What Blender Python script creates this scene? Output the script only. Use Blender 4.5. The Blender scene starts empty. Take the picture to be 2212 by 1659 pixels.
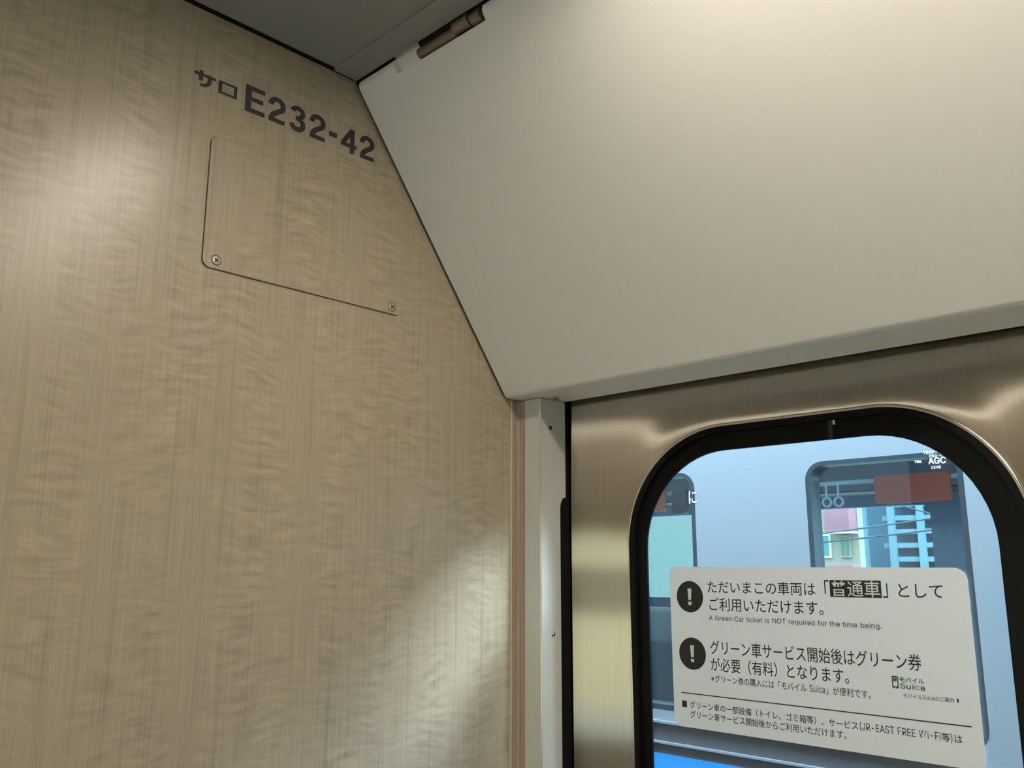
import bpy, bmesh, math, random
from mathutils import Vector, Matrix
random.seed(7)
S = bpy.context.scene
COL = S.collection
PI = math.pi

# ---------------------------------------------------------------- camera
cd = bpy.data.cameras.new('camera'); cam = bpy.data.objects.new('camera', cd); COL.objects.link(cam)
cd.sensor_width = 36.0; cd.sensor_fit = 'HORIZONTAL'; cd.lens = 1887.46 / 2212 * 36.0
cd.clip_start = 0.02; cd.clip_end = 200
PIT, YAW, ROL = 0.204866, 0.772946, 0.00249
F = Vector((-math.sin(YAW) * math.cos(PIT), math.cos(YAW) * math.cos(PIT), math.sin(PIT)))
RT = Vector((math.cos(YAW), math.sin(YAW), 0)); UP = RT.cross(F)
R2 = RT * math.cos(ROL) + UP * math.sin(ROL); U2 = UP * math.cos(ROL) - RT * math.sin(ROL)
M = Matrix((R2, U2, -F)).transposed().to_4x4(); M.translation = (1.0, 0.0, 1.6)
cam.matrix_world = M
S.camera = cam

# ---------------------------------------------------------------- sky, exposure
W = bpy.data.worlds.new('sky'); S.world = W; W.use_nodes = True
bg = W.node_tree.nodes['Background']
SKY = 19.0                                              # overcast sky, brighter overhead than at the horizon
_tc = W.node_tree.nodes.new('ShaderNodeTexCoord'); _sp = W.node_tree.nodes.new('ShaderNodeSeparateXYZ')
_mr = W.node_tree.nodes.new('ShaderNodeMapRange'); _mr.inputs['To Min'].default_value = SKY * 0.4; _mr.inputs['To Max'].default_value = SKY * 1.2
W.node_tree.links.new(_tc.outputs['Generated'], _sp.inputs[0]); W.node_tree.links.new(_sp.outputs[2], _mr.inputs['Value'])
W.node_tree.links.new(_mr.outputs[0], bg.inputs[1])
bg.inputs[0].default_value = (0.56, 0.79, 1.0, 1)
# low sun behind thin cloud, down the gap between the two trains
sd = bpy.data.lights.new('sun', 'SUN'); sun = bpy.data.objects.new('sun', sd); COL.objects.link(sun)
sd.energy = 9.5; sd.angle = math.radians(17); sd.color = (0.74, 0.90, 1.0)
sun.rotation_euler = Vector((-1.0, -0.50, -0.415)).to_track_quat('-Z', 'Y').to_euler(); sun.location = (8, 5, 6)
S.view_settings.view_transform = 'Standard'; S.view_settings.look = 'None'
S.view_settings.exposure = 0.0; S.view_settings.gamma = 1.0; S.view_settings.use_curve_mapping = False
LAMP_STRENGTH = 36.0
LAMP_COLOR = (1.0, 0.91, 0.78, 1)

# ---------------------------------------------------------------- helpers
def link(o, parent=None):
    COL.objects.link(o)
    if parent is not None:
        o.parent = parent
    return o

def tag(o, label, cat, group=None):
    o['label'] = label; o['category'] = cat
    if group: o['group'] = group
    return o

def struct(o):
    o['kind'] = 'structure'; return o

def empty(name, loc=(0, 0, 0)):
    o = bpy.data.objects.new(name, None); o.location = loc; o.empty_display_size = 0.05
    return link(o)

def obj(name, bm, mat, parent=None, smooth=None):
    me = bpy.data.meshes.new(name); bmesh.ops.recalc_face_normals(bm, faces=bm.faces[:]); bm.to_mesh(me); bm.free()
    me.materials.append(mat)
    if smooth is not None:
        me.polygons.foreach_set('use_smooth', [True] * len(me.polygons)); me.set_sharp_from_angle(angle=math.radians(smooth))
    o = bpy.data.objects.new(name, me)
    link(o, parent)
    if parent is not None:
        o.matrix_parent_inverse = Matrix.Translation(-Vector(parent.location))
    return o

def addbox(bm, a, b):
    x0, y0, z0 = a; x1, y1, z1 = b
    v = [bm.verts.new(p) for p in ((x0, y0, z0), (x1, y0, z0), (x1, y1, z0), (x0, y1, z0), (x0, y0, z1), (x1, y0, z1), (x1, y1, z1), (x0, y1, z1))]
    for f in ((0, 3, 2, 1), (4, 5, 6, 7), (0, 1, 5, 4), (1, 2, 6, 5), (2, 3, 7, 6), (3, 0, 4, 7)):
        bm.faces.new([v[i] for i in f])

def box(name, a, b, mat, parent=None, bevel=0.0):
    bm = bmesh.new(); addbox(bm, a, b)
    if bevel:
        bmesh.ops.bevel(bm, geom=bm.edges[:], offset=bevel, segments=3, affect='EDGES', profile=0.5)
    return obj(name, bm, mat, parent, 40 if bevel else None)

def prism(name, poly, x0, x1, mat, parent=None, smooth=None, axis='X'):
    """poly (u, v) swept along an axis: X -> (y, z), Z -> (x, y)."""
    bm = bmesh.new()
    def P(t, u, v): return (t, u, v) if axis == 'X' else (u, v, t)
    A = [bm.verts.new(P(x0, u, v)) for u, v in poly]; B = [bm.verts.new(P(x1, u, v)) for u, v in poly]
    bm.faces.new(A); bm.faces.new(B[::-1]); n = len(poly)
    for i in range(n):
        bm.faces.new((A[i], B[i], B[(i + 1) % n], A[(i + 1) % n]))
    return obj(name, bm, mat, parent, smooth)

def tube(name, pts, r, mat, parent=None, n=10):
    bm = bmesh.new(); rings = []
    pts = [Vector(p) for p in pts]
    for i, p in enumerate(pts):
        d = (pts[min(i + 1, len(pts) - 1)] - pts[max(i - 1, 0)]).normalized()
        a = d.orthogonal().normalized() if i == 0 else (rings[-1][1] - d * rings[-1][1].dot(d)).normalized()
        b = d.cross(a)
        rings.append(([bm.verts.new(p + (a * math.cos(2 * PI * k / n) + b * math.sin(2 * PI * k / n)) * r) for k in range(n)], a))
    for i in range(len(rings) - 1):
        A, B = rings[i][0], rings[i + 1][0]
        for k in range(n):
            bm.faces.new((A[k], A[(k + 1) % n], B[(k + 1) % n], B[k]))
    bm.faces.new(rings[0][0][::-1]); bm.faces.new(rings[-1][0])
    return obj(name, bm, mat, parent, 40)

def rrect(x0, x1, z0, z1, r, n=14):
    """rounded rectangle outline, counter-clockwise; r may be one radius or (bl, br, tr, tl)."""
    rs = r if isinstance(r, tuple) else (r,) * 4
    out = []
    for (cx, cz, sx, sz, a0), q in zip(((x0, z0, 1, 1, 180), (x1, z0, -1, 1, 270), (x1, z1, -1, -1, 0), (x0, z1, 1, -1, 90)), rs):
        if q <= 0:
            out.append((cx, cz)); continue
        for i in range(n + 1):
            a = math.radians(a0 + 90 * i / n)
            out.append((cx + sx * q + q * math.cos(a), cz + sz * q + q * math.sin(a)))
    return out

def rect(x0, y0, x1, y1): return [(x0, y0), (x1, y0), (x1, y1), (x0, y1)]

def curve_mesh(loops, thick=0.0, offset=0.0):
    """2-D loops (holes by even-odd fill) -> mesh in local XY, thickness centred on z=0."""
    c = bpy.data.curves.new('tmp', 'CURVE'); c.dimensions = '2D'; c.fill_mode = 'BOTH'; c.extrude = thick / 2; c.offset = offset
    for lp in loops:
        s = c.splines.new('POLY'); s.points.add(len(lp) - 1)
        for p, q in zip(s.points, lp): p.co = (q[0], q[1], 0, 1)
        s.use_cyclic_u = True
    return curve_to_mesh(c)

def curve_to_mesh(c):
    o = bpy.data.objects.new('tmp', c); COL.objects.link(o)
    dg = bpy.context.evaluated_depsgraph_get(); dg.update()
    me = bpy.data.meshes.new_from_object(o.evaluated_get(dg), depsgraph=dg)
    bpy.data.objects.remove(o)
    return me

def to_plane(me, plane, d):
    """local (x, y, z) -> door-parallel plane 'Y' (x, d - z, y) or partition plane 'X' (d + z, x, y)."""
    for v in me.vertices:
        x, y, z = v.co
        v.co = (x, d - z, y) if plane == 'Y' else (d + z, x, y)

def mesh_obj(name, me, mat, parent=None):
    me.name = name; me.materials.clear(); me.materials.append(mat)
    o = bpy.data.objects.new(name, me); link(o, parent)
    if parent is not None:
        o.matrix_parent_inverse = Matrix.Translation(-Vector(parent.location))
    return o

def plate(name, loops, plane, d, thick, mat, parent=None, offset=0.0):
    me = curve_mesh(loops, thick, offset); to_plane(me, plane, d)
    return mesh_obj(name, me, mat, parent)

def merge(meshes):
    bm = bmesh.new()
    for m in meshes: bm.from_mesh(m)
    me = bpy.data.meshes.new('merged'); bm.to_mesh(me); bm.free()
    return me

def fit(me, x0, x1, z0, z1):
    xs = [v.co.x for v in me.vertices]; ys = [v.co.y for v in me.vertices]
    ax, bx, ay, by = min(xs), max(xs), min(ys), max(ys)
    for v in me.vertices:
        v.co.x = x0 + (v.co.x - ax) / (bx - ax) * (x1 - x0)
        v.co.y = z0 + (v.co.y - ay) / (by - ay) * (z1 - z0)
    return me

def kana(text, bold=0.0):
    c = bpy.data.curves.new('tmp', 'FONT'); c.body = text; c.resolution_u = 3; c.offset = bold or 0.004
    return curve_to_mesh(c)

# latin lettering kept as outlines (thousandths of an em)
GLYPH_TEXT = r"""
(273;89,207 92,264 101,324 109,364 119,403 132,441 153,494 177,539 236,539 212,485 191,428 174,370 161,313 154,258 151,207 154,161 160,115 172,67 188,16 202,-19 218,-57 236,-96 177,-96 150,-46 128,4 111,55 99,106 92,156
)273;37,-96 56,-56 72,-18 86,18 102,69 113,116 120,162 122,207 119,258 112,313 99,370 82,428 62,485 37,539 97,539 121,494 142,441 154,403 164,364 173,323 181,264 184,207 182,156 174,104 161,53 144,3 123,-47 97,-96
-453;337,244 337,188 114,188 114,244
.188;95,-4 78,-1 63,9 53,24 50,41 53,59 63,73 78,83 95,87 113,83 128,73 138,59 141,41 138,24 128,9 113,-1
1453;76,0 76,55 391,55 391,0|276,509 276,0 212,0 212,448 209,448 86,358 86,427 198,509
2453;64,0 64,47 234,229 261,257 282,282 299,305 311,327 318,348 320,371 317,397 308,419 293,436 273,449 250,457 224,460 196,457 172,447 153,433 139,413 130,390 127,362 66,362 71,405 86,442 111,473 143,496 182,511 225,516 268,511 306,497 337,474 361,445 376,411 381,372 378,345 371,318 357,290 336,259 306,223 267,180 153,60 153,57 389,57 389,0
4453;40,105 40,158 247,509 311,509 109,166 109,163 413,163 413,105|282,0 282,121 282,146 282,318 343,318 343,0
5453;221,-7 178,-2 140,11 108,32 83,60 66,93 60,130 122,130 127,108 138,89 154,73 173,60 196,52 221,50 250,53 276,64 298,82 314,104 324,131 328,162 324,193 314,221 297,244 275,262 248,273 218,277 192,275 167,268 145,258 128,246 67,253 96,509 366,509 366,452 151,452 134,301 136,301 155,315 178,325 203,331 229,334 263,330 294,321 321,306 345,285 364,260 379,231 388,199 391,163 385,117 369,76 343,41 309,15 268,-1
8453;226,-7 178,-2 136,11 101,33 74,62 57,96 52,135 55,166 65,195 81,220 101,241 125,256 153,265 153,267 119,282 93,308 76,342 70,380 75,417 90,450 114,477 146,498 184,511 226,516 269,511 306,498 337,477 361,450 377,417 382,380 376,342 359,308 333,282 300,267 300,265 327,256 351,241 372,220 387,195 397,166 401,135 395,96 378,62 352,33 317,11 275,-2|226,49 258,52 285,60 307,74 323,91 333,113 337,139 333,165 322,189 305,208 283,223 256,232 226,235 196,232 169,223 147,208 130,189 119,165 115,139 119,113 129,91 145,74 167,60 195,52|226,290 252,292 274,300 293,313 307,330 316,351 319,376 316,399 308,420 294,437 275,449 252,457 226,460 200,457 177,449 159,437 145,420 136,399 133,376 136,351 145,330 159,313 178,300 201,292
A480;16,0 201,509 276,509 463,0 395,0 287,302 264,372 232,478 245,478 228,419 213,371 191,302 85,0|110,142 110,199 370,199 370,142
C510;267,-7 225,-3 186,7 150,25 119,49 92,79 70,115 53,157 44,203 40,254 44,305 53,352 70,393 92,429 119,459 150,484 186,501 225,512 267,516 305,513 340,504 373,490 402,471 427,447 448,418 463,385 473,348 408,348 401,373 389,395 375,413 357,428 337,440 315,449 292,454 267,456 223,450 184,432 150,403 125,364 109,314 103,254 109,194 125,145 151,105 184,76 223,59 267,53 292,55 315,60 337,69 357,81 375,96 389,114 401,136 408,160 473,160 463,124 448,91 428,62 402,38 373,19 341,5 305,-4
D502;219,0 96,0 96,57 215,57 272,63 318,81 354,110 379,149 394,198 399,255 394,312 379,361 354,399 320,428 275,446 221,452 93,452 93,509 225,509 273,505 315,495 353,478 399,441 433,391 449,351 458,306 462,255 458,205 449,159 433,119 411,83 384,54 351,31 312,14 268,3|125,509 125,0 60,0 60,509
E419;60,0 60,509 372,509 372,452 125,452 125,286 355,286 355,229 125,229 125,57 375,57 375,0
F410;60,0 60,509 369,509 369,452 125,452 125,278 346,278 346,221 125,221 125,0
G520;269,-7 225,-3 185,7 149,25 118,49 91,79 69,116 53,157 43,203 40,254 43,305 53,352 69,393 91,429 117,459 149,484 184,501 223,512 265,516 304,513 340,504 374,489 403,469 429,445 449,416 465,384 474,349 408,349 399,372 387,393 373,411 356,427 337,439 315,448 291,454 265,456 222,450 183,432 150,404 125,364 109,314 103,254 109,194 125,145 151,105 184,76 224,59 269,53 309,57 345,71 374,93 396,123 410,160 415,202 434,199 283,199 283,256 478,256 478,200 471,141 451,91 419,50 377,19 326,0
J396;185,-7 124,3 75,33 52,63 38,100 33,145 33,173 98,173 98,145 104,104 122,74 149,56 185,50 220,56 248,74 266,104 272,145 272,509 336,509 336,145 332,100 318,63 294,33 246,3
K467;104,145 104,216 139,261 174,303 212,344 364,509 448,509 231,276 228,276|60,0 60,509 125,509 125,334 124,225 125,193 125,0|372,0 188,259 228,309 449,0
M628;60,0 60,509 152,509 277,187 287,159 299,123 311,84 322,49 307,49 318,83 330,121 342,158 352,187 476,509 568,509 568,0 504,0 504,291 504,327 505,369 506,413 507,457 513,457 498,409 482,363 467,322 456,291 342,0 286,0 170,291 159,321 145,361 129,408 112,457 119,457 120,416 121,372 122,328 122,291 122,0
N523;60,0 60,509 136,509 343,183 363,151 388,107 414,55 405,54 401,108 399,157 399,195 399,509 463,509 463,0 387,0 202,290 177,331 148,381 108,452 119,454 122,384 124,328 125,291 125,0
O533;267,-7 225,-3 186,7 150,25 119,49 92,79 70,115 53,157 44,203 40,254 44,305 53,352 70,393 92,429 119,459 150,484 186,501 225,512 267,516 309,512 348,501 384,484 415,459 442,429 464,393 480,352 490,305 493,254 490,203 480,157 464,115 442,79 415,49 384,25 348,7 309,-3|267,53 310,59 349,76 383,105 408,144 425,194 430,254 425,314 408,365 383,404 349,433 310,450 267,456 223,450 184,433 151,404 125,364 109,314 103,254 109,194 125,144 151,105 184,76 223,59
P445;60,0 60,509 235,509 289,503 332,487 366,462 390,430 404,391 409,348 404,304 390,265 366,233 332,207 289,191 235,186 109,186 109,242 233,242 269,246 297,256 318,272 333,294 342,319 344,348 342,376 333,402 318,423 297,439 268,449 232,452 125,452 125,0
R449;60,0 60,509 236,509 290,504 333,489 367,465 390,433 405,395 409,352 405,309 390,271 367,240 333,217 289,203 236,198 96,198 96,255 234,255 269,258 298,267 319,281 334,300 342,324 345,352 342,380 334,405 319,425 298,440 269,449 233,452 125,452 125,0|353,0 230,229 303,229 428,0
S447;224,-9 172,-4 128,9 91,31 64,60 46,96 38,137 104,137 110,110 123,88 142,71 166,59 194,52 224,49 257,52 286,60 311,74 329,92 341,114 346,139 342,161 332,179 316,193 296,205 272,214 245,222 184,239 128,260 86,289 60,326 52,372 58,413 75,448 102,476 138,498 180,511 227,516 275,511 316,498 351,476 377,449 394,415 401,378 337,378 326,412 302,437 267,453 225,459 194,456 167,448 145,435 129,418 118,398 115,376 119,352 131,334 148,319 169,308 212,293 264,279 312,264 336,252 359,238 379,220 395,198 405,171 408,139 403,99 386,64 360,34 323,11 278,-4
T449;32,452 32,509 417,509 417,452 257,452 257,0 193,0 193,452
W736;155,0 16,509 82,509 163,196 175,145 187,94 197,40 189,40 200,94 211,145 224,196 306,509 380,509 462,196 474,145 486,94 497,40 488,40 499,94 510,145 523,196 603,509 670,509 530,0 455,0 368,323 351,391 344,431 336,475 350,475 335,395 327,359 318,323 230,0
a389;160,-9 126,-5 94,5 68,22 48,45 35,73 30,108 34,138 43,161 58,179 78,193 100,203 125,211 178,220 234,227 252,230 265,235 273,243 276,255 276,257 273,279 267,297 256,311 240,322 220,329 196,331 171,329 149,322 132,313 118,301 107,288 100,274 41,291 57,322 79,346 104,364 133,375 163,382 194,384 215,383 239,379 263,372 286,360 306,343 322,320 333,290 337,251 337,0 277,0 277,52 272,52 264,38 252,25 236,12 215,1 190,-6|170,45 202,49 228,59 248,74 263,93 272,115 276,138 276,190 259,182 231,176 200,171 175,168 154,164 134,159 117,150 103,139 95,124 92,105 94,87 102,72 114,61 130,52 149,47
b424;229,-8 198,-5 172,4 153,17 138,31 118,59 112,59 112,0 53,0 53,509 114,509 114,319 118,319 137,346 152,360 171,373 197,381 229,384 274,378 313,361 345,332 370,293 385,245 390,189 385,133 370,84 346,45 313,16 274,-2|220,47 253,51 279,66 301,88 316,117 325,151 328,189 325,227 316,261 301,290 280,311 253,325 220,330 188,325 161,312 140,291 125,263 116,229 113,189 116,150 125,115 140,86 162,65 188,51
c396;207,-8 159,-2 117,16 82,46 56,85 40,133 34,187 40,243 56,291 82,330 117,360 159,378 207,384 234,383 260,377 284,368 305,356 324,341 340,322 353,301 362,277 303,262 298,276 290,289 270,311 257,319 242,325 226,329 207,330 173,325 145,310 124,287 108,258 99,224 96,187 99,151 108,117 124,89 145,66 173,51 207,46 226,48 243,52 258,58 271,66 282,76 292,89 299,102 304,117 363,102 354,78 341,56 325,37 306,21 285,9 261,-1 235,-6
d424;195,-8 151,-2 111,16 79,45 55,84 39,133 34,189 39,245 55,293 79,332 112,361 151,378 196,384 228,381 253,373 272,360 287,346 306,319 311,319 311,509 372,509 372,0 313,0 313,59 307,59 287,31 272,17 252,4 227,-5|205,47 236,51 263,65 284,86 299,115 309,150 312,189 309,229 300,263 284,291 263,312 237,325 205,330 172,325 145,311 124,290 108,261 99,227 96,189 99,151 109,117 124,88 145,66 172,51
e404;212,-8 161,-2 117,16 82,46 56,85 40,132 34,187 39,242 55,290 81,329 115,359 157,378 205,384 236,382 266,374 294,361 319,341 341,315 357,282 368,242 371,194 371,169 75,169 75,221 338,221 310,202 307,237 298,269 283,294 263,314 237,326 205,330 173,326 146,313 125,294 109,270 99,241 96,211 96,178 100,139 110,106 128,80 151,61 179,50 212,46 234,48 254,53 271,61 285,73 297,88 306,105 365,91 353,63 335,39 311,19 283,4 249,-5
f254;228,379 228,327 6,327 6,379|81,0 81,432 84,461 96,486 113,505 135,519 161,527 187,530 222,527 243,521 227,468 215,472 195,474 171,470 154,460 145,443 142,419 142,0
g425;207,-151 168,-148 134,-140 105,-127 82,-110 64,-91 51,-69 101,-41 122,-66 136,-78 154,-88 178,-95 207,-97 249,-92 282,-75 304,-47 311,-6 311,68 306,68 287,41 272,28 252,16 227,8 195,5 152,10 113,27 80,53 55,90 39,136 34,191 39,246 55,293 80,332 112,361 152,378 196,384 228,382 253,373 273,360 288,346 308,319 313,319 313,379 372,379 372,-9 367,-54 350,-90 324,-117 291,-136 251,-147|205,59 237,63 264,75 285,95 300,121 309,154 312,193 309,231 300,264 285,291 264,312 237,325 205,330 172,325 145,312 124,290 109,262 99,229 96,193 99,155 109,123 124,96 145,76 172,63
h410;114,227 114,0 53,0 53,509 114,509 114,287 102,287 124,332 152,362 187,379 227,384 264,380 295,369 321,349 341,321 353,285 357,240 357,0 296,0 296,235 290,275 273,304 246,323 210,329 184,326 161,317 141,303 126,283 117,257
i167;53,0 53,379 114,379 114,0|84,443 67,446 54,455 44,468 41,483 44,499 54,512 67,521 84,524 100,521 114,512 123,499 126,483 123,468 114,455 100,446
k381;110,137 110,212 121,212 284,379 360,379 184,199 177,199|53,0 53,509 114,509 114,0|294,0 148,186 191,229 372,0
m610;53,0 53,379 112,379 112,295 108,295 118,323 132,346 151,363 172,376 195,384 219,386 257,380 287,361 309,331 321,295 312,295 322,321 337,343 357,361 381,375 407,383 437,386 468,383 497,372 522,354 541,328 553,296 557,255 557,0 496,0 496,254 490,289 473,313 447,326 419,330 395,328 374,320 358,307 345,290 338,270 335,247 335,0 274,0 274,260 269,288 253,311 229,326 199,330 178,328 158,320 140,307 126,289 117,266 114,238 114,0
n410;114,227 114,0 53,0 53,379 112,379 112,287 102,287 124,332 152,362 187,379 227,384 264,380 295,369 321,349 341,321 353,285 357,240 357,0 296,0 296,235 290,275 273,304 246,323 210,329 184,326 161,317 141,303 126,283 117,257
o415;207,-8 159,-2 117,16 82,46 56,85 40,133 34,187 40,243 56,291 82,330 117,360 159,378 207,384 256,378 299,360 333,330 359,291 376,243 381,187 376,133 359,85 333,46 299,16 256,-2|207,46 242,51 270,66 292,89 307,117 316,151 319,187 316,224 307,258 292,287 270,310 242,325 207,330 173,325 145,310 124,287 108,258 99,224 96,187 99,151 108,117 124,89 145,66 173,51
q424;372,-143 311,-143 311,59 306,59 287,31 272,17 252,4 227,-5 195,-8 151,-2 111,16 79,45 55,84 39,133 34,189 39,245 55,293 79,332 112,361 151,378 196,384 228,381 253,373 272,360 287,346 307,319 313,319 313,379 372,379|205,47 236,51 263,65 284,86 299,115 309,150 312,189 309,229 300,263 284,291 263,312 237,325 205,330 172,325 145,311 124,290 108,261 99,227 96,189 99,151 109,117 124,88 145,66 172,51
r259;53,0 53,379 112,379 112,321 115,321 130,347 152,367 181,380 213,385 229,384 243,384 243,322 230,324 207,326 182,323 159,315 140,301 126,284 117,262 114,237 114,0
s365;182,-8 145,-5 112,3 84,18 62,38 45,63 36,94 94,107 105,79 124,60 150,49 181,45 217,50 244,62 262,81 268,103 265,121 254,136 237,147 212,155 149,170 104,186 72,208 53,237 47,274 51,305 65,332 87,354 115,370 149,381 187,384 223,381 254,372 279,358 299,339 314,316 324,290 268,277 258,298 243,316 219,328 187,333 156,329 131,317 114,299 109,277 112,258 124,243 144,232 172,223 229,209 275,194 306,171 325,142 331,107 326,75 312,47 290,24 260,6 223,-5
t227;204,379 204,327 6,327 6,379|65,471 126,471 126,98 128,76 136,61 150,53 170,50 185,51 202,54 213,2 192,-3 168,-4 125,2 92,21 72,52 65,93
u410;182,-5 146,-1 115,11 89,31 69,59 57,95 53,139 53,379 114,379 114,144 119,105 137,75 164,56 200,50 226,53 249,62 268,77 283,97 293,122 296,153 296,379 357,379 357,0 298,0 298,92 307,92 286,47 257,17 222,0
"""
GLYPHS = {}
for ln in GLYPH_TEXT.strip().split('\n'):
    head, body = ln[1:].split(';', 1)
    GLYPHS[ln[0]] = (int(head), [[tuple(map(int, q.split(','))) for q in lp.split()] for lp in body.split('|')])

def latin_loops(text, x=0.0, s=1.0, y=0.0):
    loops = []
    for ch in text:
        if ch == ' ':
            x += 0.24 * s; continue
        adv, lps = GLYPHS[ch]
        for lp in lps: loops.append([(x + px * s / 1000, y + py * s / 1000) for px, py in lp])
        x += adv * s / 1000
    return loops, x

def fill(loops, bold=0.0):
    """each outer contour filled on its own (with the counters inside it), so overlapping contours stay solid."""
    def area(l): return sum(l[i][0] * l[(i + 1) % len(l)][1] - l[(i + 1) % len(l)][0] * l[i][1] for i in range(len(l)))
    outs = [l for l in loops if area(l) < 0]; holes = [l for l in loops if area(l) > 0]; ms = []
    for o in outs:
        x0, x1 = min(p[0] for p in o), max(p[0] for p in o); y0, y1 = min(p[1] for p in o), max(p[1] for p in o)
        ms.append(curve_mesh([o] + [q for q in holes if x0 < q[0][0] < x1 and y0 < q[0][1] < y1], 0.0, bold))
    return merge(ms)

def latin(text, bold=0.0):
    return fill(latin_loops(text)[0], bold)

def mixed(parts, lat_scale=1.0):
    """parts: strings; those starting with '~' are latin. Laid out in em units on one line."""
    x = 0.0; out = []
    for p in parts:
        if p[0] == '~':
            lo, x2 = latin_loops(p[1:], x, lat_scale)
            me = fill(lo)
            for v in me.vertices: v.co.y *= 1.22
            out.append(me); x = x2 + 0.03
        else:
            me = kana(p)
            for v in me.vertices: v.co.x += x
            out.append(me); x += len(p) * 1.0
    return merge(out)

# ---------------------------------------------------------------- materials
def mat(name, color, rough=0.5, metal=0.0, spec=0.5, emit=None, estr=0.0):
    m = bpy.data.materials.new(name); m.use_nodes = True
    b = m.node_tree.nodes['Principled BSDF']
    b.inputs['Base Color'].default_value = (*color, 1); b.inputs['Roughness'].default_value = rough
    b.inputs['Metallic'].default_value = metal; b.inputs['Specular IOR Level'].default_value = spec
    if emit:
        b.inputs['Emission Color'].default_value = emit; b.inputs['Emission Strength'].default_value = estr
    return m

class NT:
    def __init__(s, m):
        s.t = m.node_tree; s.b = s.t.nodes['Principled BSDF']
    def n(s, typ, **kw):
        nd = s.t.nodes.new(typ)
        for k, v in kw.items(): setattr(nd, k, v)
        return nd
    def l(s, a, b): s.t.links.new(a, b)
    def pos(s):
        return s.n('ShaderNodeNewGeometry').outputs['Position']
    def noise(s, scale, detail=2.0, rough=0.5, dist=0.0, vec=None):
        mp = s.n('ShaderNodeMapping'); mp.inputs['Scale'].default_value = scale
        s.l(vec if vec is not None else s.obj(), mp.inputs['Vector'])
        nz = s.n('ShaderNodeTexNoise'); nz.inputs['Scale'].default_value = 1.0; nz.inputs['Detail'].default_value = detail
        nz.inputs['Roughness'].default_value = rough; nz.inputs['Distortion'].default_value = dist
        s.l(mp.outputs[0], nz.inputs['Vector']); return nz.outputs['Fac']
    def obj(s):
        return s.n('ShaderNodeTexCoord').outputs['Object']
    def math(s, op, a, b=None, clamp=False):
        m = s.n('ShaderNodeMath', operation=op, use_clamp=clamp)
        for i, v in enumerate((a, b)):
            if v is None: continue
            if isinstance(v, (int, float)): m.inputs[i].default_value = v
            else: s.l(v, m.inputs[i])
        return m.outputs[0]
    def ramp(s, fac, stops):
        r = s.n('ShaderNodeValToRGB'); el = r.color_ramp.elements
        while len(el) < len(stops): el.new(0.5)
        for e, (p, c) in zip(el, stops):
            e.position = p; e.color = (*c, 1) if len(c) == 3 else c
        s.l(fac, r.inputs[0]); return r.outputs[0]
    def bump(s, h, strength, dist):
        b = s.n('ShaderNodeBump'); b.inputs['Strength'].default_value = strength; b.inputs['Distance'].default_value = dist
        s.l(h, b.inputs['Height']); s.l(b.outputs[0], s.b.inputs['Normal'])

def mul_color(t, base, fac):
    """base colour scaled by a grey factor socket."""
    mx = t.n('ShaderNodeMix', data_type='RGBA', blend_type='MULTIPLY'); mx.inputs['Factor'].default_value = 1.0
    mx.inputs[6].default_value = (*base, 1)
    cb = t.n('ShaderNodeCombineColor')
    for i in range(3): t.l(fac, cb.inputs[i])
    t.l(cb.outputs[0], mx.inputs[7]); return mx.outputs[2]

def curly_wood(name, base, rough, strength=1.0, shift=0.0):
    """pale figured veneer: fine vertical grain crossed by broken curly bands (Y across, Z up)."""
    m = mat(name, base, rough); t = NT(m)
    fine = t.noise((420, 420, 7), 2, 0.6)
    lines = t.noise((110, 110, 1.6), 2, 0.6)
    strip = t.noise((11, 11, 0.9), 1, 0.5)
    sep = t.n('ShaderNodeSeparateXYZ'); t.l(t.obj(), sep.inputs[0])
    warp = t.noise((7, 7, 9), 2, 0.5)
    z = t.math('ADD', sep.outputs[2], t.math('MULTIPLY', warp, 0.055))
    cb = t.n('ShaderNodeCombineXYZ'); t.l(sep.outputs[0], cb.inputs[0]); t.l(sep.outputs[1], cb.inputs[1]); t.l(z, cb.inputs[2])
    curl = t.noise((24, 24, 120), 1.5, 0.55, 0.0, cb.outputs[0])
    mask = t.math('SMOOTH_MIN', t.math('MULTIPLY', t.math('SUBTRACT', t.noise((15, 15, 4), 2, 0.5), 0.36, True), 4.0), 1.0)
    f = t.math('MULTIPLY', t.math('MULTIPLY', t.math('SUBTRACT', curl, 0.5), mask), 0.80 * strength)
    f = t.math('ADD', f, t.math('MULTIPLY', t.math('SUBTRACT', fine, 0.5), 0.44 * strength))
    dark = t.math('MULTIPLY', t.math('SUBTRACT', lines, 0.55), 0.80 * strength)
    f = t.math('SUBTRACT', f, t.math('MAXIMUM', dark, 0.0))
    f = t.math('ADD', f, t.math('MULTIPLY', t.math('SUBTRACT', strip, 0.5), 0.10))
    f = t.math('ADD', f, 1.0)
    t.l(mul_color(t, base, f), t.b.inputs['Base Color'])
    t.bump(f, 0.25, 0.0006)
    return m

def grainless(name, base, rough, spec=0.5, amt=0.03):
    m = mat(name, base, rough, 0, spec); t = NT(m)
    f = t.math('ADD', t.math('MULTIPLY', t.math('SUBTRACT', t.noise((900, 900, 900), 1, 0.5), 0.5), amt * 2), 1.0)
    t.l(mul_color(t, base, f), t.b.inputs['Base Color'])
    return m

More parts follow.
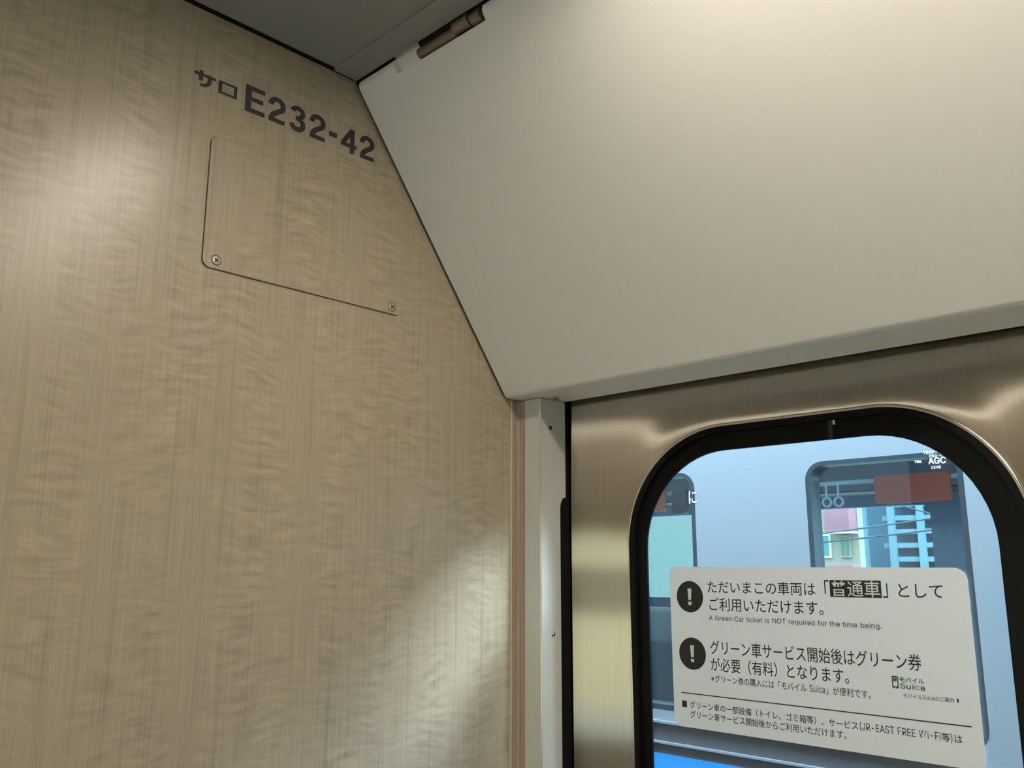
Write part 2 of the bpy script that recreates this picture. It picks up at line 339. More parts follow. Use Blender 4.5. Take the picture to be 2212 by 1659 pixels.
def brushed_steel(name, base, rough, aniso):
    """vertically brushed sheet: sharp along the brush lines, smeared wide across them."""
    m = mat(name, base, rough, 1.0); t = NT(m)
    s1 = t.noise((700, 40, 6), 2, 0.6); s2 = t.noise((90, 40, 1.5), 2, 0.6)
    f = t.math('ADD', t.math('MULTIPLY', t.math('SUBTRACT', s1, 0.5), 0.20), t.math('MULTIPLY', t.math('SUBTRACT', s2, 0.5), 0.06))
    g = t.n('ShaderNodeBsdfAnisotropic'); g.distribution = 'GGX'
    t.l(mul_color(t, base, t.math('ADD', f, 1.0)), g.inputs['Color'])
    g.inputs['Anisotropy'].default_value = aniso
    t.l(t.math('ADD', t.math('MULTIPLY', t.math('SUBTRACT', s1, 0.5), 0.06), rough), g.inputs['Roughness'])
    tv = t.n('ShaderNodeCombineXYZ'); tv.inputs[2].default_value = 1.0
    t.l(tv.outputs[0], g.inputs['Tangent'])
    t.l(g.outputs[0], t.t.nodes['Material Output'].inputs['Surface'])
    return m

def pane_glass(name, tint, ior=1.5, rough=0.0):
    m = bpy.data.materials.new(name); m.use_nodes = True; t = m.node_tree; t.nodes.clear()
    out = t.nodes.new('ShaderNodeOutputMaterial'); mix = t.nodes.new('ShaderNodeMixShader')
    tr = t.nodes.new('ShaderNodeBsdfTransparent'); gl = t.nodes.new('ShaderNodeBsdfGlossy'); fr = t.nodes.new('ShaderNodeFresnel')
    tr.inputs[0].default_value = (*tint, 1); gl.inputs[0].default_value = (1, 1, 1, 1); gl.inputs['Roughness'].default_value = rough
    ge = t.nodes.new('ShaderNodeNewGeometry'); mr = t.nodes.new('ShaderNodeMapRange')       # same reflectance on both faces of the thin pane
    mr.inputs['To Min'].default_value = ior; mr.inputs['To Max'].default_value = 1.0 / ior
    t.links.new(ge.outputs['Backfacing'], mr.inputs['Value']); t.links.new(mr.outputs[0], fr.inputs[0])
    t.links.new(fr.outputs[0], mix.inputs[0]); t.links.new(tr.outputs[0], mix.inputs[1]); t.links.new(gl.outputs[0], mix.inputs[2])
    t.links.new(mix.outputs[0], out.inputs[0])
    return m

# ---------------------------------------------------------------- palette
WOOD = curly_wood('figured_veneer', (0.405, 0.342, 0.245), 0.30)
TRIMWOOD = mat('brown_grained_trim', (0.36, 0.28, 0.22), 0.5); _t = NT(TRIMWOOD)
_t.l(mul_color(_t, (0.36, 0.28, 0.22), _t.math('ADD', _t.math('MULTIPLY', _t.noise((300, 300, 8), 2, 0.6), 0.5), 0.75)), _t.b.inputs['Base Color'])
COVER = grainless('pale_grey_panel_paint', (0.84, 0.80, 0.745), 0.42)
CEIL = grainless('grey_ceiling_paint', (0.30, 0.295, 0.265), 0.5)
PILLAR = grainless('grey_satin_aluminium_paint', (0.55, 0.55, 0.51), 0.30)
EDGE = mat('dark_laminate_edge', (0.10, 0.07, 0.05), 0.6)
STEEL = brushed_steel('brushed_stainless_steel', (0.86, 0.795, 0.69), 0.30, 0.90)
STEELEDGE = mat('polished_steel_lip', (0.85, 0.80, 0.70), 0.16, 1.0)
RUBBER = mat('black_rubber', (0.007, 0.007, 0.007), 0.5, 0, 0.10)
BLACKBAND = mat('black_window_band', (0.005, 0.005, 0.005), 0.34, 0, 0.12)
CHROME = mat('chrome_screw', (0.55, 0.53, 0.50), 0.2, 1.0)
RECESS = mat('screw_recess', (0.02, 0.016, 0.014), 0.6)
PALESCREW = mat('beige_painted_screw', (0.46, 0.40, 0.31), 0.4, 0.3)
BRONZE = mat('brown_hinge_metal', (0.30, 0.24, 0.20), 0.38, 0.7)
FLOORM = grainless('dark_grey_floor', (0.16, 0.15, 0.14), 0.55, amt=0.2)
INK = mat('black_ink', (0.012, 0.012, 0.014), 0.5)
DARKGREY = mat('charcoal_lettering', (0.028, 0.028, 0.03), 0.5)
SHEET = mat('white_vinyl_sheet', (0.78, 0.81, 0.825), 0.28); _t = NT(SHEET)
_a = _t.n('ShaderNodeBsdfTranslucent'); _a.inputs[0].default_value = (0.80, 0.82, 0.83, 1); _x = _t.n('ShaderNodeMixShader'); _x.inputs[0].default_value = 0.16
_t.l(_t.b.outputs[0], _x.inputs[1]); _t.l(_a.outputs[0], _x.inputs[2]); _t.l(_x.outputs[0], _t.t.nodes['Material Output'].inputs['Surface'])
GREEN = mat('green_print', (0.02, 0.16, 0.03), 0.5)
ETCH = mat('white_etched_mark', (0.9, 0.95, 0.97), 0.6); _t = NT(ETCH)
_a = _t.n('ShaderNodeBsdfTranslucent'); _a.inputs[0].default_value = (0.95, 0.97, 1, 1); _x = _t.n('ShaderNodeAddShader')
_t.l(_t.b.outputs[0], _x.inputs[0]); _t.l(_a.outputs[0], _x.inputs[1]); _t.l(_x.outputs[0], _t.t.nodes['Material Output'].inputs['Surface'])
GLASS = pane_glass('clear_window_glass', (0.93, 0.96, 0.97))
LAMPGLOW = mat('glowing_lamp_diffuser', (0.9, 0.9, 0.9), 0.5, emit=LAMP_COLOR, estr=LAMP_STRENGTH)
LAMPRING = mat('white_lamp_ring', (0.7, 0.7, 0.68), 0.4)

# ---------------------------------------------------------------- large structure
LL, LW, LDEPTH = 0.50, 0.045, 0.013
LAMPS = [(0.96, 0.555, 'recessed linear ceiling lamp nearest the slanted cover'), (0.86, -1.10, 'recessed linear ceiling lamp nearest the opposite door')]
def structure(o, label, cat):
    struct(o); return tag(o, label, cat)

structure(box('wall_left', (-0.03, -1.75, 0), (0, 1.2, 2.45), WOOD), 'beige figured wood veneer partition wall running along the left', 'wall')
structure(box('wall_right', (1.72, -1.75, 0), (1.75, 1.2, 2.45), WOOD), 'beige figured wood veneer partition wall on the right, outside the photo', 'wall')
structure(box('floor', (-0.03, -1.75, -0.06), (1.75, 1.2, 0), FLOORM), 'dark grey vestibule floor below the photo', 'floor')
structure(box('wall_front', (-0.03, 1.130, 1.90), (1.75, 1.2, 2.45), RUBBER), 'car body wall hidden above the steel door', 'wall')
structure(box('wall_back', (-0.03, -1.75, 1.90), (1.75, -1.60, 2.45), PILLAR), 'car body wall above the opposite door, behind the viewer', 'wall')
for nm, x0, x1 in (('wall_exterior', -7.0, -0.031), ('wall_exterior.001', 1.751, 9.0)):
    structure(box(nm, (x0, -1.75, -0.2), (x1, 1.2, 2.50), mat('dull_steel_car_body', (0.14, 0.14, 0.14), 0.5)), 'outer body of this train car, %s the photo' % ('left of' if x0 < 0 else 'right of'), 'car body')
structure(box('roof', (-0.06, -1.78, 2.45), (1.78, 1.23, 2.50), CEIL), 'car roof above the vestibule ceiling', 'roof')
hole = lambda cx, cy: rrect(cx - LL - 0.004, cx + LL + 0.004, cy - LW - 0.004, cy + LW + 0.004, 0.014, 6)
me = curve_mesh([rect(0.0115, -1.165, 1.72, 0.6435)] + [hole(x, y) for x, y, _ in LAMPS], 0.016)
for v in me.vertices: v.co.z += 2.3165
structure(mesh_obj('ceiling', me, CEIL), 'dark grey flat ceiling panel at the top of the photo', 'ceiling')
structure(box('trim_1', (0.0085, 0.6437, 2.3048), (1.72, 0.6835, 2.325), CEIL, bevel=0.0012), 'narrow grey ceiling edge strip between ceiling panel and slanted cover', 'ceiling trim')
# wood-grained corner trim between partition and door pillar
prism('trim_2', [(0.0, 1.0235), (0.0016, 1.0235), (0.0022, 1.0245), (0.0022, 1.0362), (0.0045, 1.0387), (0.0095, 1.0387), (0.0105, 1.0397), (0.0125, 1.0397), (0.0135, 1.0387), (0.0171, 1.0387), (0.0171, 1.05), (0.0, 1.05)], 0.0, 1.868, TRIMWOOD, axis='Z')
structure(box('trim_3', (0.0, 1.0226, 0.0), (0.0019, 1.0240, 1.868), mat('light_joint_strip', (0.62, 0.55, 0.46), 0.35)), 'thin light joint strip along the edge of the veneer wall', 'joint strip')
structure(box('trim_4', (0.0002, -1.16, 2.3095), (0.0125, 0.684, 2.318), RUBBER), 'black strip painted as shade in the gap between veneer wall and ceiling panel', 'gap shade')  # black strip put in the open gap to paint its shade
structure(bpy.data.objects['trim_2'], 'thin brown wood-grained corner trim between veneer wall and grey door pillar', 'corner trim')
for nm, y0, y1, lab in (('wall_pocket', 1.126, 1.2, 'car body wall behind the grey door pillar'), ('wall_pocket_rear', -1.75, -1.61, 'car body wall beside the opposite door')):
    bm = bmesh.new(); addbox(bm, (-0.03, y0, 0), (0.11, y1, 1.9)); addbox(bm, (1.61, y0, 0), (1.75, y1, 1.9))
    o = obj('wall_front.001' if 'rear' not in nm else 'wall_back.001', bm, RUBBER); structure(o, lab, 'wall')

# ---------------------------------------------------------------- lamps in the ceiling
def ceiling_light(x, y, label):
    """recessed linear lamp: a white tray sunk into the ceiling with a glowing diffuser."""
    t = tag(empty('ceiling_light', (x, y, 2.3085)), label, 'lamp', 'recessed linear ceiling lamps')
    zt = 2.3085 + LDEPTH
    bm = bmesh.new()
    loops = [rrect(x - LL - o, x + LL + o, y - LW - o, y + LW + o, 0.012 + o, 6) for o in (0.0, 0.0, 0.002, 0.012, 0.013)]
    rings = [[bm.verts.new((u, v, z)) for u, v in lp] for lp, z in zip(loops, (zt + 0.006, 2.3050, 2.3038, 2.3050, 2.3084))]
    for A, B in zip(rings, rings[1:]):
        for k in range(len(A)): bm.faces.new((A[k], A[(k + 1) % len(A)], B[(k + 1) % len(A)], B[k]))
    bm.faces.new(rings[0])
    obj('housing', bm, LAMPRING, t, 40)
    box('diffuser', (x - LL + 0.002, y - LW + 0.002, zt), (x + LL - 0.002, y + LW - 0.002, zt + 0.004), LAMPGLOW, t)
for x, y, lab in LAMPS: ceiling_light(x, y, lab)

# ---------------------------------------------------------------- sliding door with its window
WX0, WX1, WZ0, WZ1, WR = 0.1679, 0.7287, 0.790, 1.8009, 0.172      # outer edge of the black window frame
GX0, GX1, GZ0, GZ1, GR = 0.1966, 0.6890, 0.826, 1.7652, 0.142      # visible glass
def sliding_door(name, x0, x1, z1, label):
    y = 1.1155
    cx, cz = (WX0 + WX1) / 2, (WZ0 + WZ1) / 2
    dense = rrect(WX0 - 0.002, WX1 + 0.002, WZ0 - 0.002, WZ1 + 0.002, WR + 0.002, 40)
    ol = []
    for i in range(len(dense)):
        a, b = dense[i], dense[(i + 1) % len(dense)]
        m = max(1, int(math.hypot(b[0] - a[0], b[1] - a[1]) / 0.012))
        for k in range(m): ol.append((a[0] + (b[0] - a[0]) * k / m, a[1] + (b[1] - a[1]) * k / m))
    angs = [math.atan2(z - cz, x - cx) for x, z in ol]
    for X in (x0, x1):
        for Z in (0.01, z1):
            a = math.atan2(Z - cz, X - cx)
            j = min(range(len(angs)), key=lambda k: abs(angs[k] - a)); angs[j] = a
    def outer(a):
        c, s = math.cos(a), math.sin(a); ts = []
        if c > 1e-9: ts.append((x1 - cx) / c)
        if c < -1e-9: ts.append((x0 - cx) / c)
        if s > 1e-9: ts.append((z1 - cz) / s)
        if s < -1e-9: ts.append((0.01 - cz) / s)
        t = min(ts); return cx + c * t, cz + s * t
    bm = bmesh.new(); rings = []
    def warp(x, z, d):
        w = -0.0011 * math.exp(-(d / 0.035) ** 2)
        w += 0.00045 * math.sin(9.0 * x + 1.0) * math.exp(-((z - 1.83) / 0.10) ** 2)
        w += 0.105 * max(z - 1.68, 0.0) ** 2                              # the sheet bows back slightly towards its top
        return w
    lip = [(-0.0040, 0.010), (-0.0040, 0.0), (-0.0032, -0.0012), (-0.0020, -0.0017), (-0.0006, -0.0014)]
    NR = 26
    for d, dy in lip:
        row = []
        for (x, z) in ol:
            dx, dz = x - cx, z - cz; L = math.hypot(dx, dz)
            row.append(bm.verts.new((x + dx / L * d, y + dy - 0.0011, z + dz / L * d)))
        rings.append(row)
    for r in range(NR + 1):
        t = (r / NR) ** 1.5; row = []
        for (x, z), a in zip(ol, angs):
            X, Z = outer(a); px, pz = x + (X - x) * t, z + (Z - z) * t
            d = math.hypot(px - x, pz - z)
            row.append(bm.verts.new((px, y + warp(px, pz, d), pz)))
        rings.append(row)
    row = []
    for a in angs:
        X, Z = outer(a); row.append(bm.verts.new((X, y + 0.012, Z)))
    rings.append(row)
    n = len(ol)
    for i in range(len(rings) - 1):
        A, B = rings[i], rings[i + 1]
        for k in range(n): bm.faces.new((A[k], A[(k + 1) % n], B[(k + 1) % n], B[k]))
    root = obj(name, bm, STEEL, None, 45)
    structure(root, label, 'door')
    bm = bmesh.new(); rings = []
    for k in range(9):
        a = PI * k / 8; o = 0.0016 - 0.0016 * math.cos(a)
        rings.append([bm.verts.new((u, y - 0.0004 - 0.0019 * math.sin(a), v)) for u, v in rrect(WX0 - o, WX1 + o, WZ0 - o, WZ1 + o, WR + o, 24)])
    for A, B in zip(rings, rings[1:]):
        for k in range(len(A)): bm.faces.new((A[k], A[(k + 1) % len(A)], B[(k + 1) % len(A)], B[k]))
    lipo = obj('steel_lip', bm, STEELEDGE, root, 80)
    lipo['label'] = 'bright thin steel lip around the window'
    fr = plate('window_frame', [rrect(WX0 + 0.0002, WX1 - 0.0002, WZ0 + 0.0002, WZ1 - 0.0002, WR), rrect(WX0 + 0.0100, WX1 - 0.0100, WZ0 + 0.01, WZ1 - 0.0100, WR - 0.010)], 'Y', y + 0.002, 0.008, RUBBER, root)
    bev = fr.modifiers.new('rounded_edge', 'BEVEL'); bev.width = 0.001; bev.segments = 2
    ib = plate('inner_frame', [rrect(WX0 + 0.0095, WX1 - 0.0095, WZ0 + 0.0095, WZ1 - 0.0095, WR - 0.0095), rrect(GX0, GX1, GZ0, GZ1, GR)], 'Y', y + 0.0065, 0.004, BLACKBAND, fr)
    box('gasket_joint', (0.4975, y + 0.0025, GZ1 - 0.0005), (0.5035, y + 0.006, WZ1 - 0.0105), RECESS, fr)
    box('gasket_clip', (0.5040, y + 0.0030, WZ1 - 0.0165), (0.5072, y + 0.006, WZ1 - 0.0105), LAMPRING, fr)
    plate('window_pane', [rrect(WX0 + 0.012, WX1 - 0.012, WZ0 + 0.012, WZ1 - 0.012, WR - 0.012)], 'Y', y + 0.0088 + 0.002, 0.004, GLASS, root)
    return root
door = sliding_door('door_1', 0.050, 0.858, 1.93, 'brushed stainless steel sliding door leaf with rounded black-framed window')

def copy_tree(o, parent=None):
    c = o.copy(); COL.objects.link(c)
    if parent is not None: c.parent = parent; c.matrix_parent_inverse = o.matrix_parent_inverse.copy()
    for ch in list(o.children): copy_tree(ch, c)
    return c
d2 = copy_tree(door); d2.name = 'door_2'; d2.location = (0.812, 0, 0); d2['label'] = 'second stainless steel sliding door leaf, right of the photo'
for nm, dx, lab in (('door_3', 0.0, 'opposite steel door leaf behind the viewer, farther right'), ('door_4', -0.812, 'opposite steel door leaf behind the viewer, farther left')):
    d = copy_tree(door); d.name = nm; d.rotation_euler = (0, 0, PI); d.location = (1.72 + dx, -0.4845, 0); d['label'] = lab

# ---------------------------------------------------------------- slanted cover above the door
cover = tag(empty('overhead_cover', (0.86, 0.85, 1.8693)), 'large pale grey slanted cover panel above the steel door', 'cover panel')
DY, DZ, NY, NZ = 0.5926, -0.8056, 0.8056, 0.5926
TY, TZ = 0.6855, 2.3045
def sl(t, n=0.0): return (TY + DY * t + NY * n, TZ + DZ * t + NZ * n)
LT = 0.5392
def cover_profile(t0, chamfer):
    head = [sl(t0 + 0.0125), sl(t0 + 0.011), sl(t0 + 0.006, 0.0012), sl(t0 + 0.001, 0.006), sl(t0, 0.012)] if chamfer else [sl(t0), sl(t0, 0.012)]
    tail = []
    r = 0.010; tl = r * math.tan(math.radians(53.7 / 2))            # rounded lower lip
    cy, cz = sl(LT - tl, r)
    a0 = math.atan2(-NZ, -NY)
    for k in range(9):
        a = a0 + (-PI / 2 - a0) * k / 8
        if a0 > 0: pass
        tail.append((cy + r * math.cos(a), cz + r * math.sin(a)))
    zb = tail[-1][1]
    tail.insert(0, sl(LT - tl - 0.0025)); tail.append((tail[-1][0] + 0.0025, zb))
    poly = list(reversed(head)) + tail + [(1.0995, zb), (1.0995, zb + 0.014), (1.02, zb + 0.014), sl(LT - 0.03, 0.014), sl(t0, 0.014)]
    return poly
bm = bmesh.new()
for x0, x1, t0, ch in ((0.0056, 0.090, 0.0, True), (0.090, 0.271, 0.0195, False), (0.271, 1.70, 0.0, True)):
    poly = cover_profile(t0, ch)
    A = [bm.verts.new((x0, u, v)) for u, v in poly]; B = [bm.verts.new((x1, u, v)) for u, v in poly]
    bm.faces.new(A); bm.faces.new(B[::-1]); n = len(poly)
    for i in range(n): bm.faces.new((A[i], B[i], B[(i + 1) % n], A[(i + 1) % n]))
obj('panel', bm, COVER, cover, 35)
bm = bmesh.new()
q = [sl(-0.012, 0.011), sl(0.030, 0.011), sl(0.030, 0.016), sl(-0.012, 0.016)]
A = [bm.verts.new((0.088, u, v)) for u, v in q]; B = [bm.verts.new((0.139, u, v)) for u, v in q]
bm.faces.new(A); bm.faces.new(B[::-1])
for i in range(4): bm.faces.new((A[i], B[i], B[(i + 1) % 4], A[(i + 1) % 4]))
obj('hinge_recess', bm, COVER, cover)
es = prism('edge_gap_shade', [sl(-0.002, 0.004), sl(LT - 0.004, 0.004), sl(LT - 0.012, 0.012), sl(-0.002, 0.012)], 0.0004, 0.0060, RUBBER, cover); es['label'] = 'black strip painted as shade in the gap along the veneer wall'  # dark strip in place of the shade between cover and veneer wall
ts = box('top_gap_shade', (0.0520, 1.0990, 1.8795), (1.6680, 1.1165, 1.8860), RUBBER, cover); ts['label'] = 'black strip painted as shade in the slot above the steel door'  # dark strip that blackens the open slot, where only shade falls
def hinge_bar(name, x0, x1, t, n, rt, rn, parent):
    c = sl(t, n); poly = []
    for k in range(14):
        a = PI * (1.0 * k / 13)
        poly.append((c[0] + DY * rt * math.cos(a) - NY * rn * math.sin(a), c[1] + DZ * rt * math.cos(a) - NZ * rn * math.sin(a)))
    return prism(name, poly, x0, x1, BRONZE, parent, 40)
hg = hinge_bar('hinge', 0.1385, 0.2145, 0.0115, 0.007, 0.0072, 0.007, cover); hg['label'] = 'brown metal hinge in a slot at the top edge'
hinge_bar('hinge_knuckle', 0.2145, 0.2440, 0.0075, 0.007, 0.0090, 0.009, hg)
hinge_bar('hinge_cap', 0.2470, 0.2650, 0.0095, 0.007, 0.0085, 0.009, hg)
prism('hinge_slot_shade', [sl(-0.010, 0.0125), sl(0.030, 0.0125), sl(0.030, 0.016), sl(-0.010, 0.016)], 0.1375, 0.272, RECESS, cover)  # dark sheet painting the shade of the void behind the hinge

def cross_screw(name, center, normal, r, h, m, parent, rot=0.0):
    """domed cross-head screw lying on a surface; head and two slots as one part plus its recess."""
    nrm = Vector(normal).normalized(); a = nrm.orthogonal().normalized(); b = nrm.cross(a)
    a, b = a * math.cos(rot) + b * math.sin(rot), b * math.cos(rot) - a * math.sin(rot)
    c = Vector(center); bm = bmesh.new(); n = 28; rings = []
    for rr, hh in ((r, 0), (r * 0.93, h * 0.45), (r * 0.72, h * 0.82), (r * 0.4, h)):
        rings.append([bm.verts.new(c + (a * math.cos(2 * PI * k / n) + b * math.sin(2 * PI * k / n)) * rr + nrm * hh) for k in range(n)])
    for i in range(3):
        for k in range(n): bm.faces.new((rings[i][k], rings[i][(k + 1) % n], rings[i + 1][(k + 1) % n], rings[i + 1][k]))
    bm.faces.new(rings[-1])
    s = obj(name, bm, m, parent, 50)
    bm = bmesh.new(); w, L = r * 0.13, r * 0.52
    for u, v in ((a, b), (b, a)):
        f = [bm.verts.new(c + u * su * L + v * sv * w + nrm * (h + 0.0001)) for su, sv in ((-1, -1), (1, -1), (1, 1), (-1, 1))]
        g = [bm.verts.new(p.co - nrm * 0.0004) for p in f]
        bm.faces.new(f); bm.faces.new(g[::-1])
        for i in range(4): bm.faces.new((f[i], g[i], g[(i + 1) % 4], f[(i + 1) % 4]))
    if m is PALESCREW:                                                  # dark rim of the countersunk hole
        ra = [bm.verts.new(c + (a * math.cos(2 * PI * k / n) + b * math.sin(2 * PI * k / n)) * r * 0.99 + nrm * 0.00015) for k in range(n)]
        rb = [bm.verts.new(c + (a * math.cos(2 * PI * k / n) + b * math.sin(2 * PI * k / n)) * r * 1.13 + nrm * 0.00005) for k in range(n)]
        for k in range(n): bm.faces.new((ra[k], ra[(k + 1) % n], rb[(k + 1) % n], rb[k]))
    obj('cross_recess', bm, RECESS, s)
    return s
cross_screw('screw', (0.0705, 1.056, 1.8692), (0, 0, -1), 0.0068, 0.0028, CHROME, cover)['label'] = 'chrome screw under the lower lip'

# ---------------------------------------------------------------- grey door pillar
pil = tag(empty('door_pillar', (0.035, 1.06, 0)), 'narrow grey door pillar with two screws between veneer wall and steel door', 'pillar')
arc = [(0.0496 + 0.002 * math.sin(math.radians(a)), 1.0407 - 0.002 * math.cos(math.radians(a))) for a in range(0, 91, 15)]
o = prism('column', [(0.0171, 1.0387), (0.0491, 1.0387)] + arc + [(0.0516, 1.0413), (0.0516, 1.0858), (0.0490, 1.0858), (0.0490, 1.0417), (0.0171, 1.0417)], 0.0, 1.8688, PILLAR, pil, 30, 'Z')
fl = [(1.0855, 1.60), (1.0858, 1.60)] + [(1.0858 + 0.0117 * (1 - math.cos(math.radians(a))), 1.690 + 0.0195 * math.sin(math.radians(a))) for a in range(0, 91, 10)] + [(1.0998, 1.7097), (1.0998, 1.8688), (1.0855, 1.8688)]
plate('flange', [fl], 'X', 0.0503, 0.0026, PILLAR, pil)
eb = tube('edge_bead', [(0.05085, 1.03945, 0.0), (0.05085, 1.03945, 1.8686)], 0.0011, STEELEDGE, pil, 12); eb['label'] = 'bright bare metal edge'
sk = box('rubber_seal', (0.030, 1.0862, 0.0), (0.0488, 1.1120, 1.8688), RUBBER, pil); sk['label'] = 'black rubber seal behind the notch'
cross_screw('screw', (0.0516, 1.0632, 1.8223), (1, 0, 0), 0.0037, 0.0014, RECESS, pil)['label'] = 'upper dark screw'
cross_screw('screw', (0.0516, 1.0666, 1.4944), (1, 0, 0), 0.0042, 0.0022, CHROME, pil)['label'] = 'lower chrome screw'

# ---------------------------------------------------------------- access panel on the partition
hatch = tag(empty('access_panel', (0, 0.628, 1.965)), 'flush veneer access panel with rounded corners under the car number', 'access panel')
HB = rrect(0.4700, 0.7860, 1.9640, 2.1420, 0.0105)
plate('backing', [HB], 'X', 0.0010, 0.0018, EDGE, hatch)['label'] = 'dark cut edge of the panel'
plate('board', [rrect(0.4706, 0.7854, 1.9646, 2.1414, 0.0100)], 'X', 0.0022, 0.0008, curly_wood('figured_veneer_panel', (0.405, 0.342, 0.245), 0.30), hatch)
cross_screw('screw', (0.0026, 0.4885, 1.9757), (1, 0, 0), 0.0062, 0.0009, PALESCREW, hatch, 0.25)
cross_screw('screw', (0.0026, 0.7672, 1.9752), (1, 0, 0), 0.0062, 0.0009, PALESCREW, hatch, 0.1)

# ---------------------------------------------------------------- car number on the partition
def ribbon(pts, w):
    L = []; R = []
    for i, p in enumerate(pts):
        a = pts[max(i - 1, 0)]; b = pts[min(i + 1, len(pts) - 1)]
        dx, dy = b[0] - a[0], b[1] - a[1]; l = math.hypot(dx, dy); nx, ny = -dy / l * w / 2, dx / l * w / 2
        L.append((p[0] + nx, p[1] + ny)); R.append((p[0] - nx, p[1] - ny))
    return L + R[::-1]
def arcp(cx, cy, rx, ry, a0, a1, n=20):
    return [(cx + rx * math.cos(math.radians(a0 + (a1 - a0) * i / n)), cy + ry * math.sin(math.radians(a0 + (a1 - a0) * i / n))) for i in range(n + 1)]
def bez(p0, p1, p2, p3, n=12):
    return [tuple((1 - t) ** 3 * a + 3 * t * (1 - t) ** 2 * b + 3 * t * t * (1 - t) * c + t ** 3 * d for a, b, c, d in zip(p0, p1, p2, p3)) for t in [i / n for i in range(1, n + 1)]]
two = arcp(0.305, 0.685, 0.215, 0.225, 188, -28)
two += bez(two[-1], (0.44, 0.46), (0.13, 0.38), (0.115, 0.10))
three = arcp(0.30, 0.735, 0.19, 0.175, 172, -78)
three2 = arcp(0.295, 0.295, 0.215, 0.205, 96, -172)
HEAVY = {
    'E': [rect(0, 0, 0.205, 1), rect(0, 0.825, 0.67, 1), rect(0, 0.43, 0.62, 0.595), rect(0, 0, 0.69, 0.175)],
    '2': [ribbon(two, 0.185), rect(0.025, 0, 0.60, 0.17)],
    '3': [ribbon(three, 0.175), ribbon(three2, 0.185), rect(0.22, 0.45, 0.34, 0.59)],
    '4': [rect(0.36, 0, 0.535, 1), rect(0.0, 0.215, 0.635, 0.37), [(0.0, 0.215), (0.0, 0.37), (0.355, 1.0), (0.50, 1.0), (0.50, 0.90), (0.155, 0.30)]],
    '-': [rect(0, 0, 0.3, 0.18)],
    'sa': [rect(0, 0.66, 1.0, 0.84), rect(0.22, 0.36, 0.40, 1.0), ribbon(bez((0.72, 1.0), (0.72, 0.75), (0.72, 0.55), (0.70, 0.42), 6) + bez((0.70, 0.42), (0.66, 0.20), (0.50, 0.11), (0.28, 0.085), 10), 0.18)],
    'ro': [rect(0, 0, 0.18, 1), rect(0.82, 0, 1, 1), rect(0, 0, 1, 0.18), rect(0, 0.82, 1, 1)],
}
num = tag(empty('car_number', (0, 0.58, 2.19)), 'dark grey car number lettering on the veneer wall above the access panel', 'lettering')
for ch, y0, y1, z0, z1 in (('sa', 0.4415, 0.4709, 2.2016, 2.2240), ('ro', 0.4750, 0.5012, 2.2030, 2.2210),
                           ('E', 0.5133, 0.5427, 2.1930, 2.2318), ('2', 0.5477, 0.5741, 2.1930, 2.2310), ('3', 0.5804, 0.6065, 2.1925, 2.2310),
                           ('2', 0.6130, 0.6393, 2.1928, 2.2308), ('-', 0.6460, 0.6592, 2.2065, 2.2140), ('4', 0.6662, 0.6945, 2.1922, 2.2300), ('2', 0.6997, 0.7263, 2.1922, 2.2300)):
    strokes = [curve_mesh([lp]) for lp in HEAVY[ch]]
    for i, m_ in enumerate(strokes):
        for v in m_.vertices: v.co.z += 0.00006 * i                    # overlapping strokes must not share one plane
    me = fit(merge(strokes), y0, y1, z0, z1); to_plane(me, 'X', 0.0004)
    mesh_obj({'sa': 'katakana', 'ro': 'katakana', 'E': 'letter', '-': 'hyphen'}.get(ch, 'digit'), me, DARKGREY, num)

# ---------------------------------------------------------------- notice on the window
YS = 1.1215
sign = tag(empty('window_notice', (0.4435, YS, 1.3745)), 'white rectangular notice with black Japanese text stuck on the door window', 'sign')
plate('backing_sheet', [rrect(0.2362, 0.6510, 1.3748, 1.5988, (0.0115, 0.0115, 0.0155, 0.0115))], 'Y', YS + 0.0002, 0.0004, SHEET, sign)
def put(name, me, x0, x1, z0, z1, m=INK, dy=0.0003, parent=None):
    fit(me, x0, x1, z0, z1); to_plane(me, 'Y', YS - dy); return mesh_obj(name, me, m, parent or sign)
put('headline_text', kana('ただいまこの車両は'), 0.3006, 0.4633, 1.5620, 1.5793)
put('headline_text', kana('「'), 0.4759, 0.4820, 1.5650, 1.5827)
bx = plate('highlight_box', [rect(0.4832, 1.5615, 0.5496, 1.5826)], 'Y', YS - 0.0002, 0.0002, INK, sign)
put('highlight_text', kana('普通車', 0.006), 0.4851, 0.5481, 1.5622, 1.5820, SHEET, 0.0005, bx)
put('headline_text', kana('」'), 0.5513, 0.5574, 1.5618, 1.5795)
put('headline_text', kana('として'), 0.5703, 0.6225, 1.5630, 1.5791)
put('headline_text', kana('ご利用いただけます。'), 0.3025, 0.4725, 1.5375, 1.5559)
put('english_text', latin('A Green Car ticket is NOT required for the time being.'), 0.3008, 0.5462, 1.5225, 1.5312)
put('headline_text', kana('グリーン車サービス開始後はグリーン券'), 0.3010, 0.5902, 1.4778, 1.4970)
put('headline_text', kana('が必要（有料）となります。'), 0.3006, 0.5000, 1.4548, 1.4738)
put('note_text', mixed(['※グリーン券の購入には「モバイル', '~Suica', '」が便利です。'], 1.32), 0.3004, 0.5262, 1.4400, 1.4500)
plate('rule_line', [rect(0.2497, 1.4206, 0.6396, 1.4219)], 'Y', YS - 0.0002, 0.0002, INK, sign)
plate('square_bullet', [rect(0.2503, 1.4015, 0.2583, 1.4104)], 'Y', YS - 0.0002, 0.0002, INK, sign)
put('note_text', mixed(['グリーン車の一部設備（トイレ、ゴミ箱等）、サービス', '~(JR-EAST FREE Wi-Fi', '等', '~)', 'は'], 1.32), 0.2636, 0.6282, 1.4005, 1.4113)
put('note_text', kana('グリーン車サービス開始後からご利用いただけます。'), 0.2636, 0.4914, 1.3883, 1.3985)
